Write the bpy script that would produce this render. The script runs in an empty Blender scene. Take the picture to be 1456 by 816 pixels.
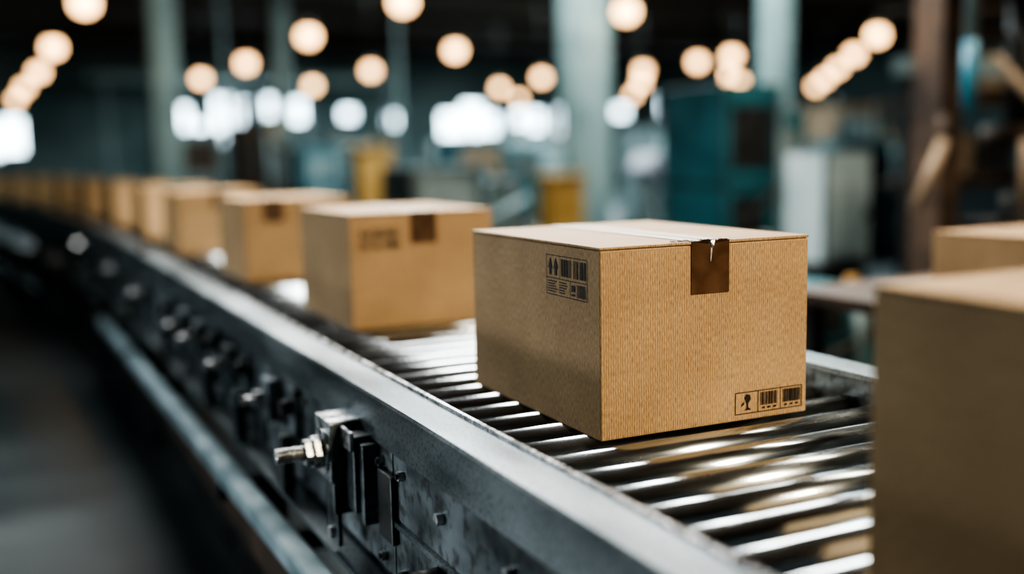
import bpy, bmesh, math, random
from mathutils import Vector, Matrix
random.seed(7)
scene = bpy.context.scene

# ------------------------------------------------------------ materials
def new_mat(name):
    m = bpy.data.materials.new(name); m.use_nodes = True
    nt = m.node_tree
    return m, nt, nt.nodes["Principled BSDF"]

def noisy(name, c1, c2, scale=6.0, rough=(0.5,0.7), metal=0.0, bump=0.0, stretch=(1,1,1), spec=0.5, contrast=(0.35,0.65), speck=None, speckf=.85):
    m, nt, b = new_mat(name)
    tc = nt.nodes.new("ShaderNodeTexCoord"); mp = nt.nodes.new("ShaderNodeMapping")
    mp.inputs["Scale"].default_value = stretch
    nz = nt.nodes.new("ShaderNodeTexNoise"); nz.inputs["Scale"].default_value = scale; nz.inputs["Detail"].default_value = 8
    nt.links.new(tc.outputs["Object"], mp.inputs[0]); nt.links.new(mp.outputs[0], nz.inputs["Vector"])
    cr = nt.nodes.new("ShaderNodeValToRGB")
    cr.color_ramp.elements[0].position = contrast[0]; cr.color_ramp.elements[1].position = contrast[1]
    cr.color_ramp.elements[0].color = (*c1,1); cr.color_ramp.elements[1].color = (*c2,1)
    nt.links.new(nz.outputs["Fac"], cr.inputs[0])
    col = cr.outputs[0]
    if speck:
        n2 = nt.nodes.new("ShaderNodeTexNoise"); n2.inputs["Scale"].default_value = speck; n2.inputs["Detail"].default_value = 5
        nt.links.new(tc.outputs["Object"], n2.inputs["Vector"])
        c2n = nt.nodes.new("ShaderNodeValToRGB")
        c2n.color_ramp.elements[0].position=.36; c2n.color_ramp.elements[1].position=.50
        c2n.color_ramp.elements[0].color=(.28,.25,.22,1); c2n.color_ramp.elements[1].color=(1,1,1,1)
        nt.links.new(n2.outputs["Fac"], c2n.inputs[0])
        mx = nt.nodes.new("ShaderNodeMixRGB"); mx.blend_type='MULTIPLY'; mx.inputs[0].default_value=speckf
        nt.links.new(cr.outputs[0], mx.inputs[1]); nt.links.new(c2n.outputs[0], mx.inputs[2]); col = mx.outputs[0]
    nt.links.new(col, b.inputs["Base Color"])
    mr = nt.nodes.new("ShaderNodeMapRange"); mr.inputs[1].default_value=.3; mr.inputs[2].default_value=.7
    mr.inputs[3].default_value = rough[0]; mr.inputs[4].default_value = rough[1]
    nt.links.new(nz.outputs["Fac"], mr.inputs[0]); nt.links.new(mr.outputs[0], b.inputs["Roughness"])
    b.inputs["Metallic"].default_value = metal
    b.inputs["Specular IOR Level"].default_value = spec
    if bump:
        bp = nt.nodes.new("ShaderNodeBump"); bp.inputs["Strength"].default_value = bump; bp.inputs["Distance"].default_value = .002
        nt.links.new(nz.outputs["Fac"], bp.inputs["Height"]); nt.links.new(bp.outputs[0], b.inputs["Normal"])
    return m

def emit(name, col, strength):
    m, nt, b = new_mat(name)
    b.inputs["Base Color"].default_value = (*col,1)
    b.inputs["Emission Color"].default_value = (*col,1)
    b.inputs["Emission Strength"].default_value = strength
    return m

def cardboard():
    m, nt, b = new_mat("cardboard")
    tc = nt.nodes.new("ShaderNodeTexCoord")
    sx = nt.nodes.new("ShaderNodeSeparateXYZ"); nt.links.new(tc.outputs["Object"], sx.inputs[0])
    add = nt.nodes.new("ShaderNodeMath"); add.operation='ADD'
    nt.links.new(sx.outputs[0], add.inputs[0]); nt.links.new(sx.outputs[1], add.inputs[1])
    nz2 = nt.nodes.new("ShaderNodeTexNoise"); nz2.inputs["Scale"].default_value = 30; nz2.inputs["Detail"].default_value=3
    nt.links.new(tc.outputs["Object"], nz2.inputs["Vector"])
    wob = nt.nodes.new("ShaderNodeMath"); wob.operation='MULTIPLY_ADD'; wob.inputs[1].default_value=.003
    nt.links.new(nz2.outputs["Fac"], wob.inputs[0]); nt.links.new(add.outputs[0], wob.inputs[2])
    mul = nt.nodes.new("ShaderNodeMath"); mul.operation='MULTIPLY'; mul.inputs[1].default_value = 2*math.pi/.0042
    nt.links.new(wob.outputs[0], mul.inputs[0])
    sn = nt.nodes.new("ShaderNodeMath"); sn.operation='SINE'; nt.links.new(mul.outputs[0], sn.inputs[0])
    mp = nt.nodes.new("ShaderNodeMapping"); mp.inputs["Scale"].default_value=(520,520,110)
    nt.links.new(tc.outputs["Object"], mp.inputs[0])
    fb = nt.nodes.new("ShaderNodeTexNoise"); fb.inputs["Scale"].default_value=1; fb.inputs["Detail"].default_value=3
    nt.links.new(mp.outputs[0], fb.inputs["Vector"])
    big = nt.nodes.new("ShaderNodeTexNoise"); big.inputs["Scale"].default_value=7; big.inputs["Detail"].default_value=6
    nt.links.new(tc.outputs["Object"], big.inputs["Vector"])
    s1 = nt.nodes.new("ShaderNodeMath"); s1.operation='MULTIPLY'; s1.inputs[1].default_value=.13; nt.links.new(sn.outputs[0], s1.inputs[0])
    s2 = nt.nodes.new("ShaderNodeMath"); s2.operation='MULTIPLY_ADD'; s2.inputs[1].default_value=.95; nt.links.new(fb.outputs["Fac"], s2.inputs[0]); nt.links.new(s1.outputs[0], s2.inputs[2])
    s3 = nt.nodes.new("ShaderNodeMath"); s3.operation='MULTIPLY_ADD'; s3.inputs[1].default_value=.35; nt.links.new(big.outputs["Fac"], s3.inputs[0]); nt.links.new(s2.outputs[0], s3.inputs[2])
    cr = nt.nodes.new("ShaderNodeValToRGB")
    cr.color_ramp.elements[0].position=.36; cr.color_ramp.elements[1].position=.94
    cr.color_ramp.elements[0].color=(.235,.138,.064,1); cr.color_ramp.elements[1].color=(.61,.42,.232,1)
    nt.links.new(s3.outputs[0], cr.inputs[0]); nt.links.new(cr.outputs[0], b.inputs["Base Color"])
    bp = nt.nodes.new("ShaderNodeBump"); bp.inputs["Strength"].default_value=.45; bp.inputs["Distance"].default_value=.0006
    nt.links.new(s3.outputs[0], bp.inputs["Height"]); nt.links.new(bp.outputs[0], b.inputs["Normal"])
    b.inputs["Roughness"].default_value=.68; b.inputs["Specular IOR Level"].default_value=.35
    return m

M_card = cardboard()
M_edge = noisy("cardboard_cut_edge",(.10,.055,.025),(.22,.13,.06),60,(.8,.9))
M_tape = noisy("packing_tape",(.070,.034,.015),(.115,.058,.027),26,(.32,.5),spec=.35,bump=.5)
M_toptape = noisy("clear_top_tape",(.34,.225,.125),(.44,.30,.17),20,(.35,.5),spec=.4)
M_film = noisy("tape_film_glint",(.35,.36,.36),(.75,.80,.82),120,(.2,.3),spec=.8)  # torn tape film, its whitish glint painted into the colour
M_ink = noisy("black_print_ink",(.006,.005,.004),(.02,.016,.012),200,(.5,.7))
M_roll = noisy("roller_steel",(.46,.52,.545),(.70,.755,.78),9,(.15,.30),1.0,stretch=(.6,6,6))
M_rail = noisy("rail_worn_steel",(.10,.122,.132),(.26,.295,.31),9,(.34,.50),.85,bump=.2,stretch=(1,.25,1),speck=170,speckf=.6)
M_panel = noisy("side_panel_steel",(.035,.048,.055),(.25,.295,.315),9,(.32,.55),.4,bump=.4,stretch=(1,.6,1),speck=40,speckf=.85)
M_bright = noisy("clamp_steel",(.42,.44,.45),(.72,.74,.75),40,(.18,.38),.85,bump=.3,speck=120,speckf=.5)
M_dark = noisy("dark_oily_steel",(.015,.017,.018),(.06,.062,.06),12,(.35,.6),.4)
M_low = noisy("painted_lower_rail",(.22,.32,.355),(.36,.46,.50),8,(.3,.5),.2)
M_floor = noisy("floor_concrete",(.018,.027,.030),(.055,.068,.072),.9,(.28,.5))
M_wall = noisy("wall_paint_haze",(.085,.145,.152),(.19,.26,.265),.6,(.7,.9))  # wall colour raised to stand in for the teal haze of the hall
M_ceil = noisy("ceiling_dark",(.055,.037,.025),(.12,.083,.056),.5,(.8,.9))
M_col = noisy("column_paint",(.17,.24,.235),(.29,.37,.355),1.5,(.5,.7))
M_teal = noisy("teal_machine_paint",(.015,.095,.120),(.035,.17,.20),3,(.4,.6))
M_pale = noisy("pale_machine_paint",(.27,.36,.375),(.40,.49,.50),3,(.4,.6))
M_grey = noisy("grey_machine_paint",(.10,.145,.152),(.23,.30,.305),3,(.4,.6))
M_brown = noisy("rusty_steel",(.028,.019,.014),(.10,.062,.040),4,(.5,.8),.2)
M_tan = noisy("tan_dusty_paint",(.18,.125,.08),(.36,.265,.175),4,(.5,.8))
M_yel = noisy("yellow_paint",(.36,.19,.045),(.50,.29,.09),3,(.4,.6))
M_blue = noisy("blue_hose",(.02,.15,.22),(.04,.22,.31),5,(.3,.5))
M_cloth = noisy("pale_cover",(.42,.42,.50),(.62,.62,.68),3,(.8,.9))
M_bulb = emit("warm_globe",(1.0,.58,.27),6.5)
M_win = emit("window_daylight",(.72,.91,1.0),7.0)

# ------------------------------------------------------------ mesh builder
BEND0=5.5
def bend(x,y):
    return x-.0072*(y-BEND0)**2 if y>BEND0 else x
class MB:
    def __init__(s): s.bm=bmesh.new(); s.mats=[]
    def mi(s,m):
        if m not in s.mats: s.mats.append(m)
        return s.mats.index(m)
    def _set(s,verts,m,smooth=False):
        i=s.mi(m); fs=set()
        for v in verts:
            for f in v.link_faces: fs.add(f)
        for f in fs: f.material_index=i; f.smooth=smooth
        return fs
    def box(s,x0,x1,y0,y1,z0,z1,m,bev=0,rot=None):
        r=bmesh.ops.create_cube(s.bm,size=1)
        c=Vector(((x0+x1)/2,(y0+y1)/2,(z0+z1)/2))
        mat=Matrix.Translation(c)
        if rot is not None: mat=mat@rot.to_4x4()
        mat=mat@Matrix.Diagonal((x1-x0,y1-y0,z1-z0,1))
        bmesh.ops.transform(s.bm,matrix=mat,verts=r['verts'])
        s._set(r['verts'],m)
        if bev:
            es=set(e for v in r['verts'] for e in v.link_edges)
            bmesh.ops.bevel(s.bm,geom=list(es),offset=bev,segments=2,affect='EDGES',profile=.5)
    def cyl(s,p1,p2,r,m,seg=20,r2=None,smooth=True):
        p1=Vector(p1);p2=Vector(p2);d=p2-p1
        g=bmesh.ops.create_cone(s.bm,cap_ends=True,segments=seg,radius1=r,radius2=r if r2 is None else r2,depth=d.length)
        q=Vector((0,0,1)).rotation_difference(d.normalized()).to_matrix().to_4x4()
        bmesh.ops.transform(s.bm,matrix=Matrix.Translation((p1+p2)/2)@q,verts=g['verts'])
        for f in s._set(g['verts'],m):
            f.smooth = smooth and len(f.verts)==4
    def sph(s,c,r,m,sc=(1,1,1)):
        g=bmesh.ops.create_uvsphere(s.bm,u_segments=20,v_segments=12,radius=r)
        bmesh.ops.transform(s.bm,matrix=Matrix.Translation(c)@Matrix.Diagonal((*sc,1)),verts=g['verts'])
        s._set(g['verts'],m,True)
    def prism(s,prof,y0,y1,m,nseg=30):
        rings=[]
        for k in range(nseg+1):
            y=y0+(y1-y0)*k/nseg
            rings.append([s.bm.verts.new((x,y,z)) for x,z in prof])
        n=len(prof); fs=[s.bm.faces.new(rings[0]),s.bm.faces.new(rings[-1][::-1])]
        for a,b in zip(rings,rings[1:]):
            for i in range(n): fs.append(s.bm.faces.new((a[i],b[i],b[(i+1)%n],a[(i+1)%n])))
        for f in fs: f.material_index=s.mi(m)
        bmesh.ops.recalc_face_normals(s.bm,faces=fs)
    def poly(s,pts,m):
        f=s.bm.faces.new([s.bm.verts.new(p) for p in pts]); f.material_index=s.mi(m)
    def done(s,name,parent=None,loc=(0,0,0),rotz=0,curve=False):
        if curve:
            for v in s.bm.verts: v.co.x=bend(v.co.x,v.co.y)
        me=bpy.data.meshes.new(name); s.bm.to_mesh(me); s.bm.free()
        for m in s.mats: me.materials.append(m)
        o=bpy.data.objects.new(name,me); scene.collection.objects.link(o)
        o.location=loc; o.rotation_euler[2]=rotz
        if parent: o.parent=parent
        return o
def empty(name,loc=(0,0,0),rotz=0):
    e=bpy.data.objects.new(name,None); scene.collection.objects.link(e); e.location=loc; e.rotation_euler[2]=rotz
    e.empty_display_size=.1; return e
def rect_prof(x0,x1,z0,z1): return [(x0,z0),(x1,z0),(x1,z1),(x0,z1)]

FLOOR=-0.85
# ------------------------------------------------------------ room
mb=MB(); mb.box(-5,30,-4,36,FLOOR-.1,FLOOR,M_floor); mb.done("floor")
mb=MB(); mb.box(-5,30,-4,36,4.2,4.4,M_ceil)
mb.done("ceiling")
for yy in (6,10,14.1,18,22,26,30,34):
    mb=MB(); mb.box(-5,30,yy-.12,yy+.12,3.95,4.2,M_brown); mb.done("ceiling_beam")
mb=MB(); mb.box(-5,30,36,36.2,FLOOR,4.4,M_wall); mb.done("wall_far")
mb=MB(); mb.box(30,30.2,-4,36,FLOOR,4.4,M_wall); mb.done("wall_right")
mb=MB(); mb.box(-5.2,-5,-4,36,FLOOR,4.4,M_wall); mb.done("wall_left")
wins=[(15.1,.8,1.58,.9),(15.95,.8,1.78,1.2),(16.7,.5,1.65,.7),(17.9,.5,1.85,.5),(18.6,.5,1.75,.7),(20.0,.9,1.75,.95),(24.6,.6,2.3,.7),(25.4,.7,2.5,.9),
      (5.55,.5,1.5,1.5),(6.1,.4,1.2,1.1),(6.85,.6,1.3,2.5),(7.6,.35,1.7,1.4),(8.6,.6,2.25,.6),(9.5,.55,2.1,.7),(-.1,.6,1.2,.9),(.5,.6,1.35,1.0),(11.2,.5,2.0,.35),(12.8,.4,1.8,.4),(22.4,.6,2.1,.4)]
for i,(x,w,z,h) in enumerate(wins):
    mb=MB(); mb.box(x-w/2,x+w/2,35.94,35.98,z-h/2,z+h/2,M_win)
    for a,b_,c,d in ((x-w/2-.05,x-w/2,z-h/2-.05,z+h/2+.05),(x+w/2,x+w/2+.05,z-h/2-.05,z+h/2+.05),
                    (x-w/2,x+w/2,z-h/2-.05,z-h/2),(x-w/2,x+w/2,z+h/2,z+h/2+.05),(x-w/2,x+w/2,z-.02,z+.02)):
        mb.box(a,b_,35.88,36.0,c,d,M_grey)
    mb.done("window_%d"%(i+1))
for x,y,w in ((2.0,14.2,.34),(7.05,12.2,.5),(11.9,14.2,.4),(5.2,21,.3),(14.5,24.3,.4)):
    mb=MB(); mb.box(x-w/2,x+w/2,y-w/2,y+w/2,FLOOR,3.94,M_col,.02); mb.box(x-w/2-.1,x+w/2+.1,y-w/2-.1,y+w/2+.1,FLOOR,FLOOR+.15,M_grey,.01)
    mb.box(x-w/2-.08,x+w/2+.08,y-w/2-.08,y+w/2+.08,3.85,3.95,M_grey,.01)
    mb.done("support_column")

# pendant lamps
lamp_me=None
def lamp(x,y,z=2.2,s=1.0):
    global lamp_me
    if lamp_me is None:
        mb=MB()
        mb.sph((0,0,0),.135,M_bulb,(1,1,.92))
        mb.cyl((0,0,.10),(0,0,.19),.155,M_dark,24,.05)
        mb.cyl((0,0,.19),(0,0,2.0),.012,M_dark,8)
        o=mb.done("pendant_lamp"); lamp_me=o.data
    else:
        o=bpy.data.objects.new("pendant_lamp",lamp_me); scene.collection.objects.link(o)
    o.location=(x,y,z)
L=[(1.0,12.7),(.9,17.6),(.85,22.2),(.7,26.7),(.6,31.5),(4.28,11.5),(4.16,15.1),(4.2,19.5),(4.05,23.3),(4.0,27.1),
   (7.2,11.4),(7.0,16.4),(6.9,20.5),(6.94,25.0),(12.4,16.0),(12.5,17.2),(12.6,19.3),(14.7,22.6),(17.4,27.2),(16.9,21.5),
   (11.3,21.5),(11.9,25.0),(14.6,29.3),(15.2,19.8)]
for x,y in L: lamp(x,y)
for i in range(5):
    t=i/4; lamp(12.5+9*t*.9,12.5+11.5*t*.9)
# ------------------------------------------------------------ conveyor
conv=empty("roller_conveyor")
Y0,Y1=-.6,19
XL0,XL1=.56,.64; XR0,XR1=1.345,1.42
o_,i_=XL0,XL1
prof=[(o_+.004,.030),(i_-.002,.030),(i_,.028),(i_,.020),(o_+.022,.018),(o_+.022,-.285),(o_-.045,-.285),(o_-.045,-.295),
      (o_+.014,-.295),(o_+.014,-.045),(o_,-.050),(o_,.026)]
mb=MB(); mb.prism(prof,Y0,Y1,M_rail)
mb.prism(rect_prof(XL1-.006,XL1+.001,.029,.036),Y0,Y1,M_bright)
mb.done("rail_left",conv,curve=True)
mb=MB(); mb.prism([(XR0,.045),(XR1,.045),(XR1,-.29),(XR1-.01,-.29),(XR1-.01,.035),(XR0,.035)],Y0,Y1,M_rail)
mb.prism(rect_prof(XR0,XR0+.006,-.06,.034),Y0,Y1,M_panel); mb.done("rail_right",conv,curve=True)
mb=MB(); y=Y0
while y<Y1-.2:
    L_=1.12
    mb.box(XL0+.006,XL0+.013,y+.004,y+L_-.004,-.275,-.052,M_panel,.0015)
    for yy in (y+.05,y+L_/2,y+L_-.05):
        for zz in (-.08,-.25):
            mb.cyl((XL0+.007,yy,zz),(XL0-.004,yy,zz),.009,M_bright,6,smooth=False)
            mb.cyl((XL0-.004,yy,zz),(XL0-.008,yy,zz),.005,M_dark,10)
    y+=L_
mb.prism(rect_prof(XL0-.002,XL0+.008,-.175,-.165),Y0,Y1,M_rail)
mb.done("side_panel",conv,curve=True)
mb=MB(); mb2=MB()
P=.085; n=int((Y1-Y0)/P)
for i in range(n):
    y=Y0+.05+i*P
    mb.cyl((XL1+.004,y,-.030),(XR0-.004,y,-.030),.030,M_roll,36 if y<5 else 18)
    for xa,xb in ((XL0+.03,XL1+.004),(XR0-.004,XR0+.001)):
        mb2.cyl((xa,y,-.030),(xb,y,-.030),.014,M_dark,10)
    mb2.cyl((XL1-.004,y,-.030),(XL1+.004,y,-.030),.024,M_dark,16)
mb.done("rollers",conv,curve=True); mb2.done("roller_axles",conv,curve=True)
mb=MB()
mb.prism(rect_prof(XL0+.024,XL0+.030,-.2,.018),Y0,Y1,M_dark)
mb.prism(rect_prof(XL0+.03,XR1-.012,-.25,-.235),Y0,Y1,M_dark)
y=.4
while y<Y1:
    mb.box(XL0+.03,XR1-.012,y-.03,y+.03,-.23,-.15,M_dark); y+=1.0
mb.done("under_tray",conv,curve=True)
mb=MB()
for y in (0.2,2.75,5.0,7.25,9.5,11.75,14,16.25,18.5):
    for x in (XL0+.02,XR1-.09):
        mb.box(x,x+.06,y-.03,y+.03,FLOOR+.012,-.296,M_dark,.004)
        mb.box(x-.04,x+.10,y-.07,y+.07,FLOOR,FLOOR+.012,M_dark)
    mb.box(XL0+.02,XR1-.03,y-.02,y+.02,-.62,-.57,M_dark)
    if y<7: mb.box(.46,XL0+.03,y-.025,y+.025,-.44,-.40,M_dark)
mb.done("legs",conv,curve=True)
mb=MB(); mb.box(.465,.52,-.4,6.6,-.41,-.365,M_low,.008,Matrix.Rotation(-.026,3,'X')); mb.done("lower_guard_rail",conv)
mb=MB(); mb.prism(rect_prof(.52,.56,-.56,-.46),Y0,Y1,M_brown); mb.prism(rect_prof(.60,.62,-.82,-.60),Y0,Y1,M_dark); mb.done("cable_duct",conv,curve=True)
def fitting(y,kind):
    mb=MB(); x=XL0+.006
    if kind==0:
        mb.box(x-.035,x,y-.035,y+.035,-.17,-.07,M_panel,.004)
        mb.cyl((x-.035,y,-.12),(x-.06,y,-.12),.022,M_bright,6,smooth=False)
        mb.cyl((x-.06,y,-.12),(x-.09,y,-.12),.010,M_bright,14)
        mb.box(x-.03,x-.018,y+.04,y+.06,-.24,-.09,M_dark,.002)
    elif kind==1:
        mb.box(x-.02,x,y-.02,y+.03,-.22,-.06,M_panel,.003)
        mb.cyl((x-.02,y,-.10),(x-.045,y,-.10),.018,M_dark,16)
        mb.cyl((x-.02,y,-.18),(x-.04,y,-.18),.012,M_bright,6,smooth=False)
        mb.box(x-.05,x-.02,y-.012,y+.012,-.30,-.16,M_dark,.003)
    else:
        mb.cyl((x,y,-.20),(x-.05,y,-.20),.024,M_dark,20); mb.cyl((x-.05,y,-.20),(x-.056,y,-.20),.02,M_panel,20)
        mb.cyl((x,y,-.10),(x-.012,y,-.10),.010,M_bright,6,smooth=False)
    mb.done("fitting",conv,curve=True)
for y,k in ((1.18,2),(1.42,2),(2.25,1),(2.45,0),(2.75,1),(2.95,0),(3.2,1),(3.45,0),(3.75,0),(4.1,1),(4.8,0),(5.3,1),(6,0),(7,1),(8,0),(9.2,1),(10.5,0)):
    fitting(y,k)
# main adjusting clamp
cy=1.80; x=XL0+.006
mb=MB()
mb.box(x-.038,x,cy-.062,cy-.012,-.185,-.045,M_panel,.003)
mb.box(x-.046,x-.038,cy-.068,cy-.006,-.070,-.035,M_bright,.002)
mb.box(x-.030,x-.002,cy-.088,cy-.070,-.20,-.055,M_panel,.002)
mb.box(x-.060,x,cy-.006,cy+.008,-.20,-.030,M_panel,.002)
mb.box(x-.066,x-.058,cy-.012,cy+.085,-.140,-.030,M_bright,.003)
mb.box(x-.066,x,cy+.078,cy+.086,-.140,-.030,M_bright,.002)
mb.box(x-.066,x,cy-.004,cy+.086,-.035,-.028,M_bright,.002)
bz=-.088; by=cy+.032
mb.cyl((x,by,bz),(x-.150,by,bz),.012,M_bright,20)
mb.cyl((x-.150,by,bz),(x-.155,by,bz),.012,M_bright,20,.008)
for j in range(12):
    xx=x-.102-j*.0044
    mb.cyl((xx,by,bz),(xx-.0022,by,bz),.0105,M_bright,20,.0152); mb.cyl((xx-.0022,by,bz),(xx-.0036,by,bz),.0152,M_bright,20,.0105)
mb.cyl((x-.066,by,bz),(x-.071,by,bz),.042,M_bright,28)
mb.cyl((x-.071,by,bz),(x-.086,by,bz),.031,M_bright,6,smooth=False)
mb.cyl((x-.086,by,bz),(x-.089,by,bz),.028,M_bright,24)
mb.cyl((x-.089,by,bz),(x-.102,by,bz),.025,M_bright,6,smooth=False)
mb.box(x-.050,x-.040,cy+.015,cy+.055,-.270,-.11,M_panel,.003)
mb.cyl((x-.050,cy+.035,-.245),(x-.060,cy+.035,-.245),.012,M_bright,6,smooth=False)
mb.box(x-.052,x-.038,cy+.055,cy+.075,-.25,-.13,M_dark,.002)
mb.box(x-.012,x-.001,cy-.18,cy-.11,-.21,-.09,M_dark,.002)
mb.done("adjusting_clamp",conv)
mb=MB()
for i in range(29):
    mb.cyl((XR0+.035,.6+i*.62,.045),(XR0+.035,.6+i*.62,.058),.012,M_bright,6,smooth=False)
mb.cyl((XR0+.03,1.92,.045),(XR0+.03,1.92,.066),.02,M_dark,16)
mb.done("rail_bolts",conv,curve=True)

# ------------------------------------------------------------ boxes
def rects_to_face(mb,shapes,org,ua,va,nrm,m):
    org=Vector(org);ua=Vector(ua);va=Vector(va);nrm=Vector(nrm)*.0006
    for sh in shapes:
        mb.poly([org+ua*p[0]+va*p[1]+nrm for p in sh],m)
def R(a,b,c,d): return [(a,b),(c,b),(c,d),(a,d)]
def frame(a,b,c,d,t): return [R(a,b,c,b+t),R(a,d-t,c,d),R(a,b+t,a+t,d-t),R(c-t,b+t,c,d-t)]
def barcode(a,b,c,d,rs,step=.0011):
    o=[];x=a
    while x<c:
        w=rs.choice((1,1,2,3))*step*.8; w=min(w,c-x)
        if w>step*.3: o.append(R(x,b,x+w,d))
        x+=w+rs.choice((1,1,2))*step*.75
    return o
def label_front(rs):
    W,H=.138,.037; s=frame(0,0,W,H,.0012)
    s+=[R(.046,.0012,.0472,H-.0012),R(.0925,.0012,.0935,H-.0012)]
    s+=barcode(.051,.011,.088,.033,rs)+barcode(.098,.011,.134,.033,rs)
    for a in (.055,.066,.078,.101,.113,.124): s.append(R(a,.005,a+.006,.008))
    s+=[[(.018,.006),(.033,.006),(.027,.010),(.024,.010)],R(.0235,.010,.0265,.017),
        [(.0235,.017),(.0265,.017),(.032,.024),(.030,.031),(.022,.033),(.019,.027)],[(.012,.012),(.018,.016),(.019,.021),(.014,.018)]]
    return s
def label_side(rs):
    W,H=.138,.066; s=frame(0,0,W,H,.0012)
    s.append(R(.0012,.0275,W-.0012,.0287)); s.append(R(.046,.0287,.047,H-.0012)); s.append(R(.082,.0012,.083,.0275))
    for a in (.006,.025):
        s.append([(a+.0005,.044),(a+.0155,.044),(a+.008,.062)]); s.append(R(a+.0045,.033,a+.0115,.044))
    s+=barcode(.052,.033,.088,.061,rs,.0022)+barcode(.094,.033,.108,.061,rs,.0024)+barcode(.114,.033,.133,.061,rs,.0024)
    for k in range(5):
        z=.005+k*.0042
        s.append(R(.006,z,.006+rs.uniform(.022,.032),z+.0018)); s.append(R(.045,z,.045+rs.uniform(.018,.032),z+.0018))
    s+=barcode(.104,.004,.134,.024,rs,.0009); s.append(R(.087,.012,.098,.022)); s.append(R(.087,.005,.098,.008))
    return s
W,D,H=.40,.49,.30
def cbox(x,y,rz=0,tape=.165,style='main',W=W,D=D,H=H,z=.0005,rs=None):
    rs=rs or random.Random(3)
    e=empty("cardboard_box",(x,y,z),rz)
    mb=MB(); mb.box(0,W,0,D,0,H-.0052,M_card,.0022)
    mb.box(.003,W-.003,.003,D-.003,H-.0054,H-.004,M_edge)
    mb.done("body",e)
    sx=tape+.0375
    mb=MB()
    mb.box(-.0008,sx-.0012,-.0008,D+.0008,H-.0042,H,M_card,.0012)
    mb.box(sx+.0012,W+.0008,-.0008,D+.0008,H-.0042,H+.0006,M_card,.0012)
    mb.done("top_flaps",e)
    mb=MB(); tw=.073
    t0=tape
    mb.box(t0,t0+tw,-.0012,D+.0014,H+.0006,H+.0010,M_toptape)
    mb.box(t0+tw*.5-.0012,t0+tw*.5+.0012,.002,D,H+.0010,H+.0013,M_edge)
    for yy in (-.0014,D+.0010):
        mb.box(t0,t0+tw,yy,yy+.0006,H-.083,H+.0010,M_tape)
    if style=='main':
        fx=t0+.036; fy=-.0018
        mb.poly([(fx-.001,fy,H+.001),(fx+.008,fy-.001,H+.002),(fx+.004,fy-.004,H-.007),(fx+.003,fy-.001,H-.013)],M_film)
        mb.poly([(fx+.001,fy,H-.010),(fx+.004,fy,H-.012),(fx+.001,fy-.0005,H-.032),(fx,fy-.0005,H-.032)],M_film)
        mb.poly([(fx-.004,fy,H-.004),(fx-.001,fy-.006,H+.003),(fx-.016,fy-.005,H+.004),(fx-.024,fy,H-.001)],M_tape)
        mb.poly([(fx+.008,fy,H-.003),(fx+.012,fy-.005,H+.003),(fx+.030,fy-.003,H+.003),(fx+.034,fy,H-.001)],M_tape)
        rr=random.Random(5)
        for k in range(9):
            a=fx-.075+k*.013
            mb.poly([(a,fy,H+.0012),(a+.013,fy,H+.0012),(a+.009,fy+.006,H+.0012+rr.uniform(.001,.003)),(a+.002,fy+.008,H+.0012+rr.uniform(.001,.003))],M_tape)
    mb.done("tape",e)
    if style!='none':
        mb=MB()
        if style=='main':
            rects_to_face(mb,label_front(rs),(.252,-.0004,.011),(1,0,0),(0,0,1),(0,-1,0),M_ink)
            rects_to_face(mb,label_side(rs),(-.0004,.176,.212),(0,-1,0),(0,0,1),(-1,0,0),M_ink)
        else:
            rects_to_face(mb,label_side(rs),(.022,-.0004,.205),(.8,0,0),(0,0,.85),(0,-1,0),M_ink)
        mb.done("printed_label",e)
    return e
cbox(.806,1.355,-.015)
cbox(.778,.285,0.0,style='none',H=.306)
cbox(.798,2.585,.0,tape=.165,style='two')
cbox(.790,3.83,.0,tape=.07,style='none')
for i,y in enumerate((5.2,6.5,7.9,9.4,11.0,12.7,14.5,16.4)):
    cbox(bend(.765,y)+random.uniform(-.015,.015),y,random.uniform(-.02,.02)+(.0144*(y-BEND0) if y>BEND0 else 0),style='none')

# packing table + box at right
tb=MB(); tb.box(2.25,3.3,1.5,2.65,-.04,0,M_brown,.005)
for x in (2.30,3.2):
    for y in (1.55,2.55): tb.box(x,x+.05,y,y+.05,FLOOR,-.04,M_dark)
tb.box(2.3,3.25,1.6,2.6,-.5,-.47,M_dark); tb.done("packing_table")
cbox(2.38,1.72,0,style='none',W=.45,D=.43,H=.205)

# ------------------------------------------------------------ background machinery
def machine(name,x,y,w,d,h,m,trim=M_dark,z0=FLOOR):
    mb=MB()
    mb.box(x,x+w,y,y+d,z0,z0+.12,M_dark)
    mb.box(x+.01,x+w-.01,y+.01,y+d-.01,z0+.12,z0+h*.55,m,.015)
    mb.box(x,x+w*.62,y,y+d,z0+h*.55,z0+h,m,.015)
    mb.box(x+w*.62,x+w,y+.1,y+d,z0+h*.55,z0+h*.88,m,.015)
    mb.box(x+w*.08,x+w*.52,y-.012,y,z0+h*.62,z0+h*.9,trim)
    mb.box(x+w*.68,x+w*.92,y+.08,y+.1,z0+h*.62,z0+h*.8,M_grey)
    mb.box(x+w*.1,x+w*.45,y-.006,y+.01,z0+.2,z0+h*.5,trim); mb.box(x+w*.55,x+w*.9,y-.006,y+.01,z0+.2,z0+h*.5,m)
    mb.cyl((x+w*.3,y+d*.5,z0+h),(x+w*.3,y+d*.5,z0+h+.25),.04,trim)
    mb.cyl((x+w*.8,y+d*.3,z0+h*.88),(x+w*.8,y+d*.3,z0+h*1.02),.03,M_yel)
    mb.cyl((x+w*.05,y-.04,z0+h*.3),(x+w*.95,y-.04,z0+h*.72),.03,trim)
    mb.cyl((x+w*.58,y-.05,z0+.1),(x+w*.58,y-.05,z0+h*.95),.03,M_grey)
    return mb.done(name)
machine("teal_press_machine",5.35,7.0,.95,.9,1.85,M_teal)
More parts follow.
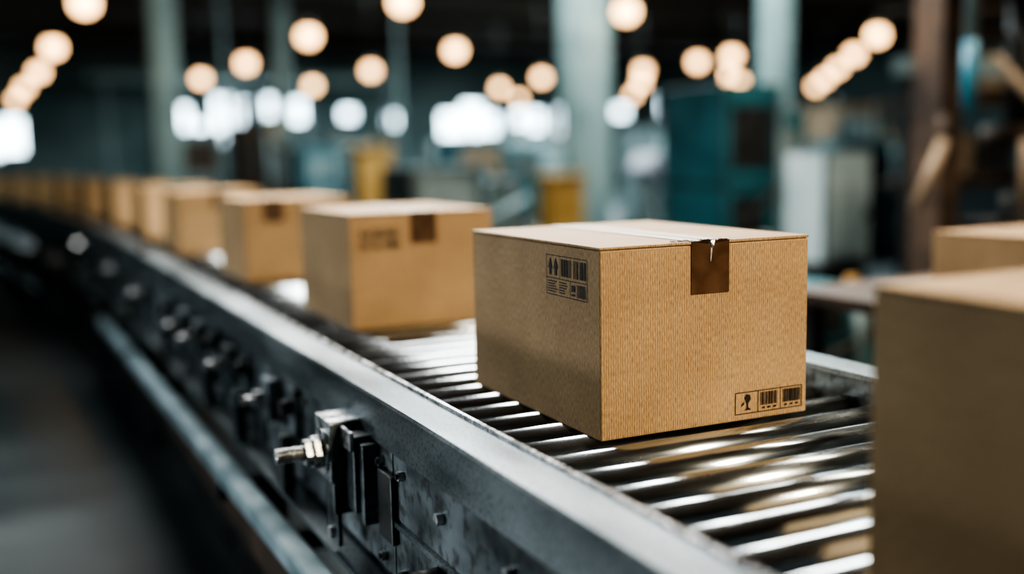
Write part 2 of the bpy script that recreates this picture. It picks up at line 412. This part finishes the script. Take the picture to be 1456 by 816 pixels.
machine("teal_press_machine",8.5,9.0,1.3,.9,1.4,M_teal)
machine("grey_packing_machine",3.6,9.6,1.3,.9,1.2,M_grey,M_pale)
machine("grey_packing_machine",9.3,14,1.6,1.0,1.7,M_grey,M_brown)
machine("grey_packing_machine",4.6,17.5,1.2,1.0,1.5,M_teal,M_grey)
machine("grey_packing_machine",8,19,2,1.0,1.7,M_teal,M_tan)
machine("grey_packing_machine",2.6,17.5,1.2,1.0,1.8,M_grey,M_brown)
machine("control_cabinet",2.45,12.0,.55,.5,1.70,M_brown)
machine("grey_packing_machine",13.5,14.5,1.6,1.0,2.1,M_tan,M_grey)
machine("grey_packing_machine",16.5,20,2.6,1.0,2.1,M_tan)
machine("grey_packing_machine",12.2,26,2.6,1.0,1.9,M_grey,M_pale)
machine("grey_packing_machine",6.4,22,1.4,1.0,1.7,M_grey,M_tan)
machine("teal_press_machine",3.25,3.9,.9,.7,.62,M_teal)
mb=MB(); mb.box(4.6,4.95,5.0,5.35,FLOOR,-.28,M_dark,.01); mb.box(4.58,4.97,4.98,5.37,-.28,.44,M_pale,.02); mb.box(4.62,4.93,4.965,4.98,-.22,.2,M_pale,.005); mb.cyl((4.9,4.95,0),(4.9,4.95,.1),.01,M_dark); mb.done("electrical_cabinet")
for x,y,w,z in ((6.1,11.4,.48,.22),(4.55,14.2,.5,.62)):
    mb=MB(); mb.box(x,x+w,y,y+.4,FLOOR,z-.08,M_yel,.03); mb.box(x-.03,x+w+.03,y-.03,y+.43,z-.08,z,M_yel,.02); mb.cyl((x+.1,y-.04,z-.03),(x+w-.1,y-.04,z-.03),.015,M_dark); mb.done("yellow_bin")
mb=MB(); mb.box(6.55,7.3,9.9,10.4,.05,.30,M_cloth,.05,Matrix.Rotation(.5,3,'Y')); mb.box(6.6,6.7,10.1,10.2,FLOOR,.25,M_grey); mb.box(7.15,7.25,10.1,10.2,FLOOR,.0,M_grey); mb.box(6.55,7.3,10,10.3,FLOOR+.2,FLOOR+.3,M_grey)
mb.cyl((6.8,10.1,.25),(7.0,10.1,.55),.10,M_grey,r2=.16); mb.done("inclined_feeder")
# right-hand dark press frame with hoses
mb=MB()
mb.box(4.35,4.5,3.9,4.1,FLOOR,2.2,M_brown,.01); mb.box(5.4,5.65,3.6,3.9,FLOOR,2.2,M_brown,.01)
mb.box(4.35,5.65,3.7,4.1,1.25,1.5,M_brown,.02); mb.box(4.45,5.6,3.65,4.15,FLOOR,-.15,M_dark,.02)
mb.cyl((4.95,3.9,1.25),(4.95,3.9,.55),.09,M_dark); mb.cyl((4.95,3.9,.55),(4.95,3.9,.45),.2,M_brown)
mb.box(4.6,5.4,3.75,4.05,-.15,.05,M_brown,.01)
mb.cyl((4.6,3.8,.9),(5.3,3.6,.2),.025,M_tan)
mb.cyl((4.32,3.85,.48),(4.18,3.9,.12),.03,M_tan); mb.cyl((4.32,3.85,.48),(4.36,3.9,.60),.03,M_brown)
for z in (.25,.7,1.0): mb.box(4.52,5.38,3.95,4.0,z,z+.05,M_brown,.005)
for k in range(6): mb.cyl((4.6+.13*k,3.7,.05),(4.6+.13*k,3.7,.2+.09*((k*3)%4)),.025,M_tan if k%2 else M_dark)
mb.cyl((4.25,3.65,.66),(4.25,3.65,2.6),.03,M_grey); mb.cyl((4.25,3.65,.62),(4.25,3.65,.95),.034,M_blue); mb.cyl((4.25,3.65,2.6),(4.4,3.95,2.2),.03,M_grey)
mb.done("hydraulic_press")
mb=MB(); mb.box(5.9,9,5.6,5.75,.96,1.08,M_grey,.01); mb.box(6.0,6.1,5.6,5.75,FLOOR,.96,M_dark); mb.box(8.8,8.9,5.6,5.75,FLOOR,.96,M_dark); mb.done("cable_tray")
mb=MB(); mb.box(7.1,7.2,6.6,6.7,FLOOR,2.6,M_brown); mb.box(8.5,8.6,6.6,6.7,FLOOR,2.6,M_brown)
for z in (0.1,.8,1.6): mb.box(7.1,8.6,6.5,7.1,z,z+.06,M_brown)
for xx,zz,mm in ((7.25,.16,M_tan),(7.8,.16,M_dark),(7.3,.86,M_grey),(7.9,.86,M_tan)): mb.box(xx,xx+.45,6.55,6.95,zz,zz+.4,mm,.02)
mb.done("storage_rack")
for x,y in ((3.3,17.0),(6.2,17.0),(10.0,17.4)):
    mb=MB(); mb.cyl((x,y,FLOOR),(x,y,4.2),.04,M_grey,12); mb.cyl((x,y,FLOOR),(x,y,FLOOR+.1),.12,M_dark,12); mb.cyl((x,y,1.2),(x,y,1.3),.08,M_grey,12); mb.done("riser_pipe")
mb=MB(); mb.box(2.6,12,33.3,35,2.9,3.1,M_col)
for x in (3,6,9,11.8): mb.box(x,x+.15,33.4,33.55,FLOOR,2.9,M_grey)
for k in range(20): mb.box(2.6+k*.48,2.63+k*.48,33.3,33.33,3.1,3.8,M_grey)
mb.box(2.6,12,33.3,33.35,3.8,3.85,M_col); mb.done("mezzanine_platform")

# ------------------------------------------------------------ lights
def area(name,loc,target,sx,sy,power,col,spread=None):
    l=bpy.data.lights.new(name,'AREA'); l.shape='RECTANGLE'; l.size=sx; l.size_y=sy; l.energy=power; l.color=col
    if spread: l.spread=spread
    o=bpy.data.objects.new(name,l); scene.collection.objects.link(o); o.location=loc
    o.rotation_euler=(Vector(target)-Vector(loc)).to_track_quat('-Z','Y').to_euler(); return o
area("key_light",(2.3,-1.3,2.6),(1.0,1.5,.1),.9,.9,138,(1.0,.84,.62))
area("overhead_highlight_fill",(1.9,5.3,3.2),(1.4,3.2,0),3.2,2.0,370,(1.0,.98,.94))  # added overhead area lamp for roller highlights and bright box tops
area("side_fill_light",(-2.2,5.0,1.4),(.6,1.9,-.1),1.4,1.0,46,(.88,.95,1.0))
area("low_panel_fill",(-1.4,2.6,-.6),(.56,1.9,-.26),.9,.3,1.6,(.92,.97,1.0),spread=1.2)  # unseen lamp added low down to brighten the side panel
area("hall_light",(8,12,3.8),(8,12,0),8,6,880,(.82,.97,1.0))
area("hall_light",(12,24,3.8),(12,24,0),12,8,1900,(.82,.97,1.0))
area("hall_light",(5.5,3.2,3.6),(5.0,5.5,0),2,2,150,(1.0,.88,.72))
w=bpy.data.worlds.new("world"); scene.world=w; w.use_nodes=True
w.node_tree.nodes["Background"].inputs[0].default_value=(.42,.53,.56,1)
w.node_tree.nodes["Background"].inputs[1].default_value=.09

# ------------------------------------------------------------ camera
cd=bpy.data.cameras.new("camera"); cam=bpy.data.objects.new("camera",cd); scene.collection.objects.link(cam)
Yc=Vector((-.4391,.1030,-.8925)).normalized(); Zc=Vector((-.0192,.9921,.1240)); Zc=(Zc-Yc*Zc.dot(Yc)).normalized(); Xc=Yc.cross(Zc)
Mx=Matrix((Xc,Yc,Zc)).to_4x4(); Mx.translation=(0,0,.44); cam.matrix_world=Mx
cd.sensor_width=36; cd.lens=36.84; cd.clip_start=.02; cd.clip_end=200
cd.dof.use_dof=True; cd.dof.focus_distance=1.66; cd.dof.aperture_fstop=.85
scene.camera=cam
scene.view_settings.view_transform='AgX'
try: scene.view_settings.look='AgX - High Contrast'
except: pass
scene.view_settings.exposure=.40
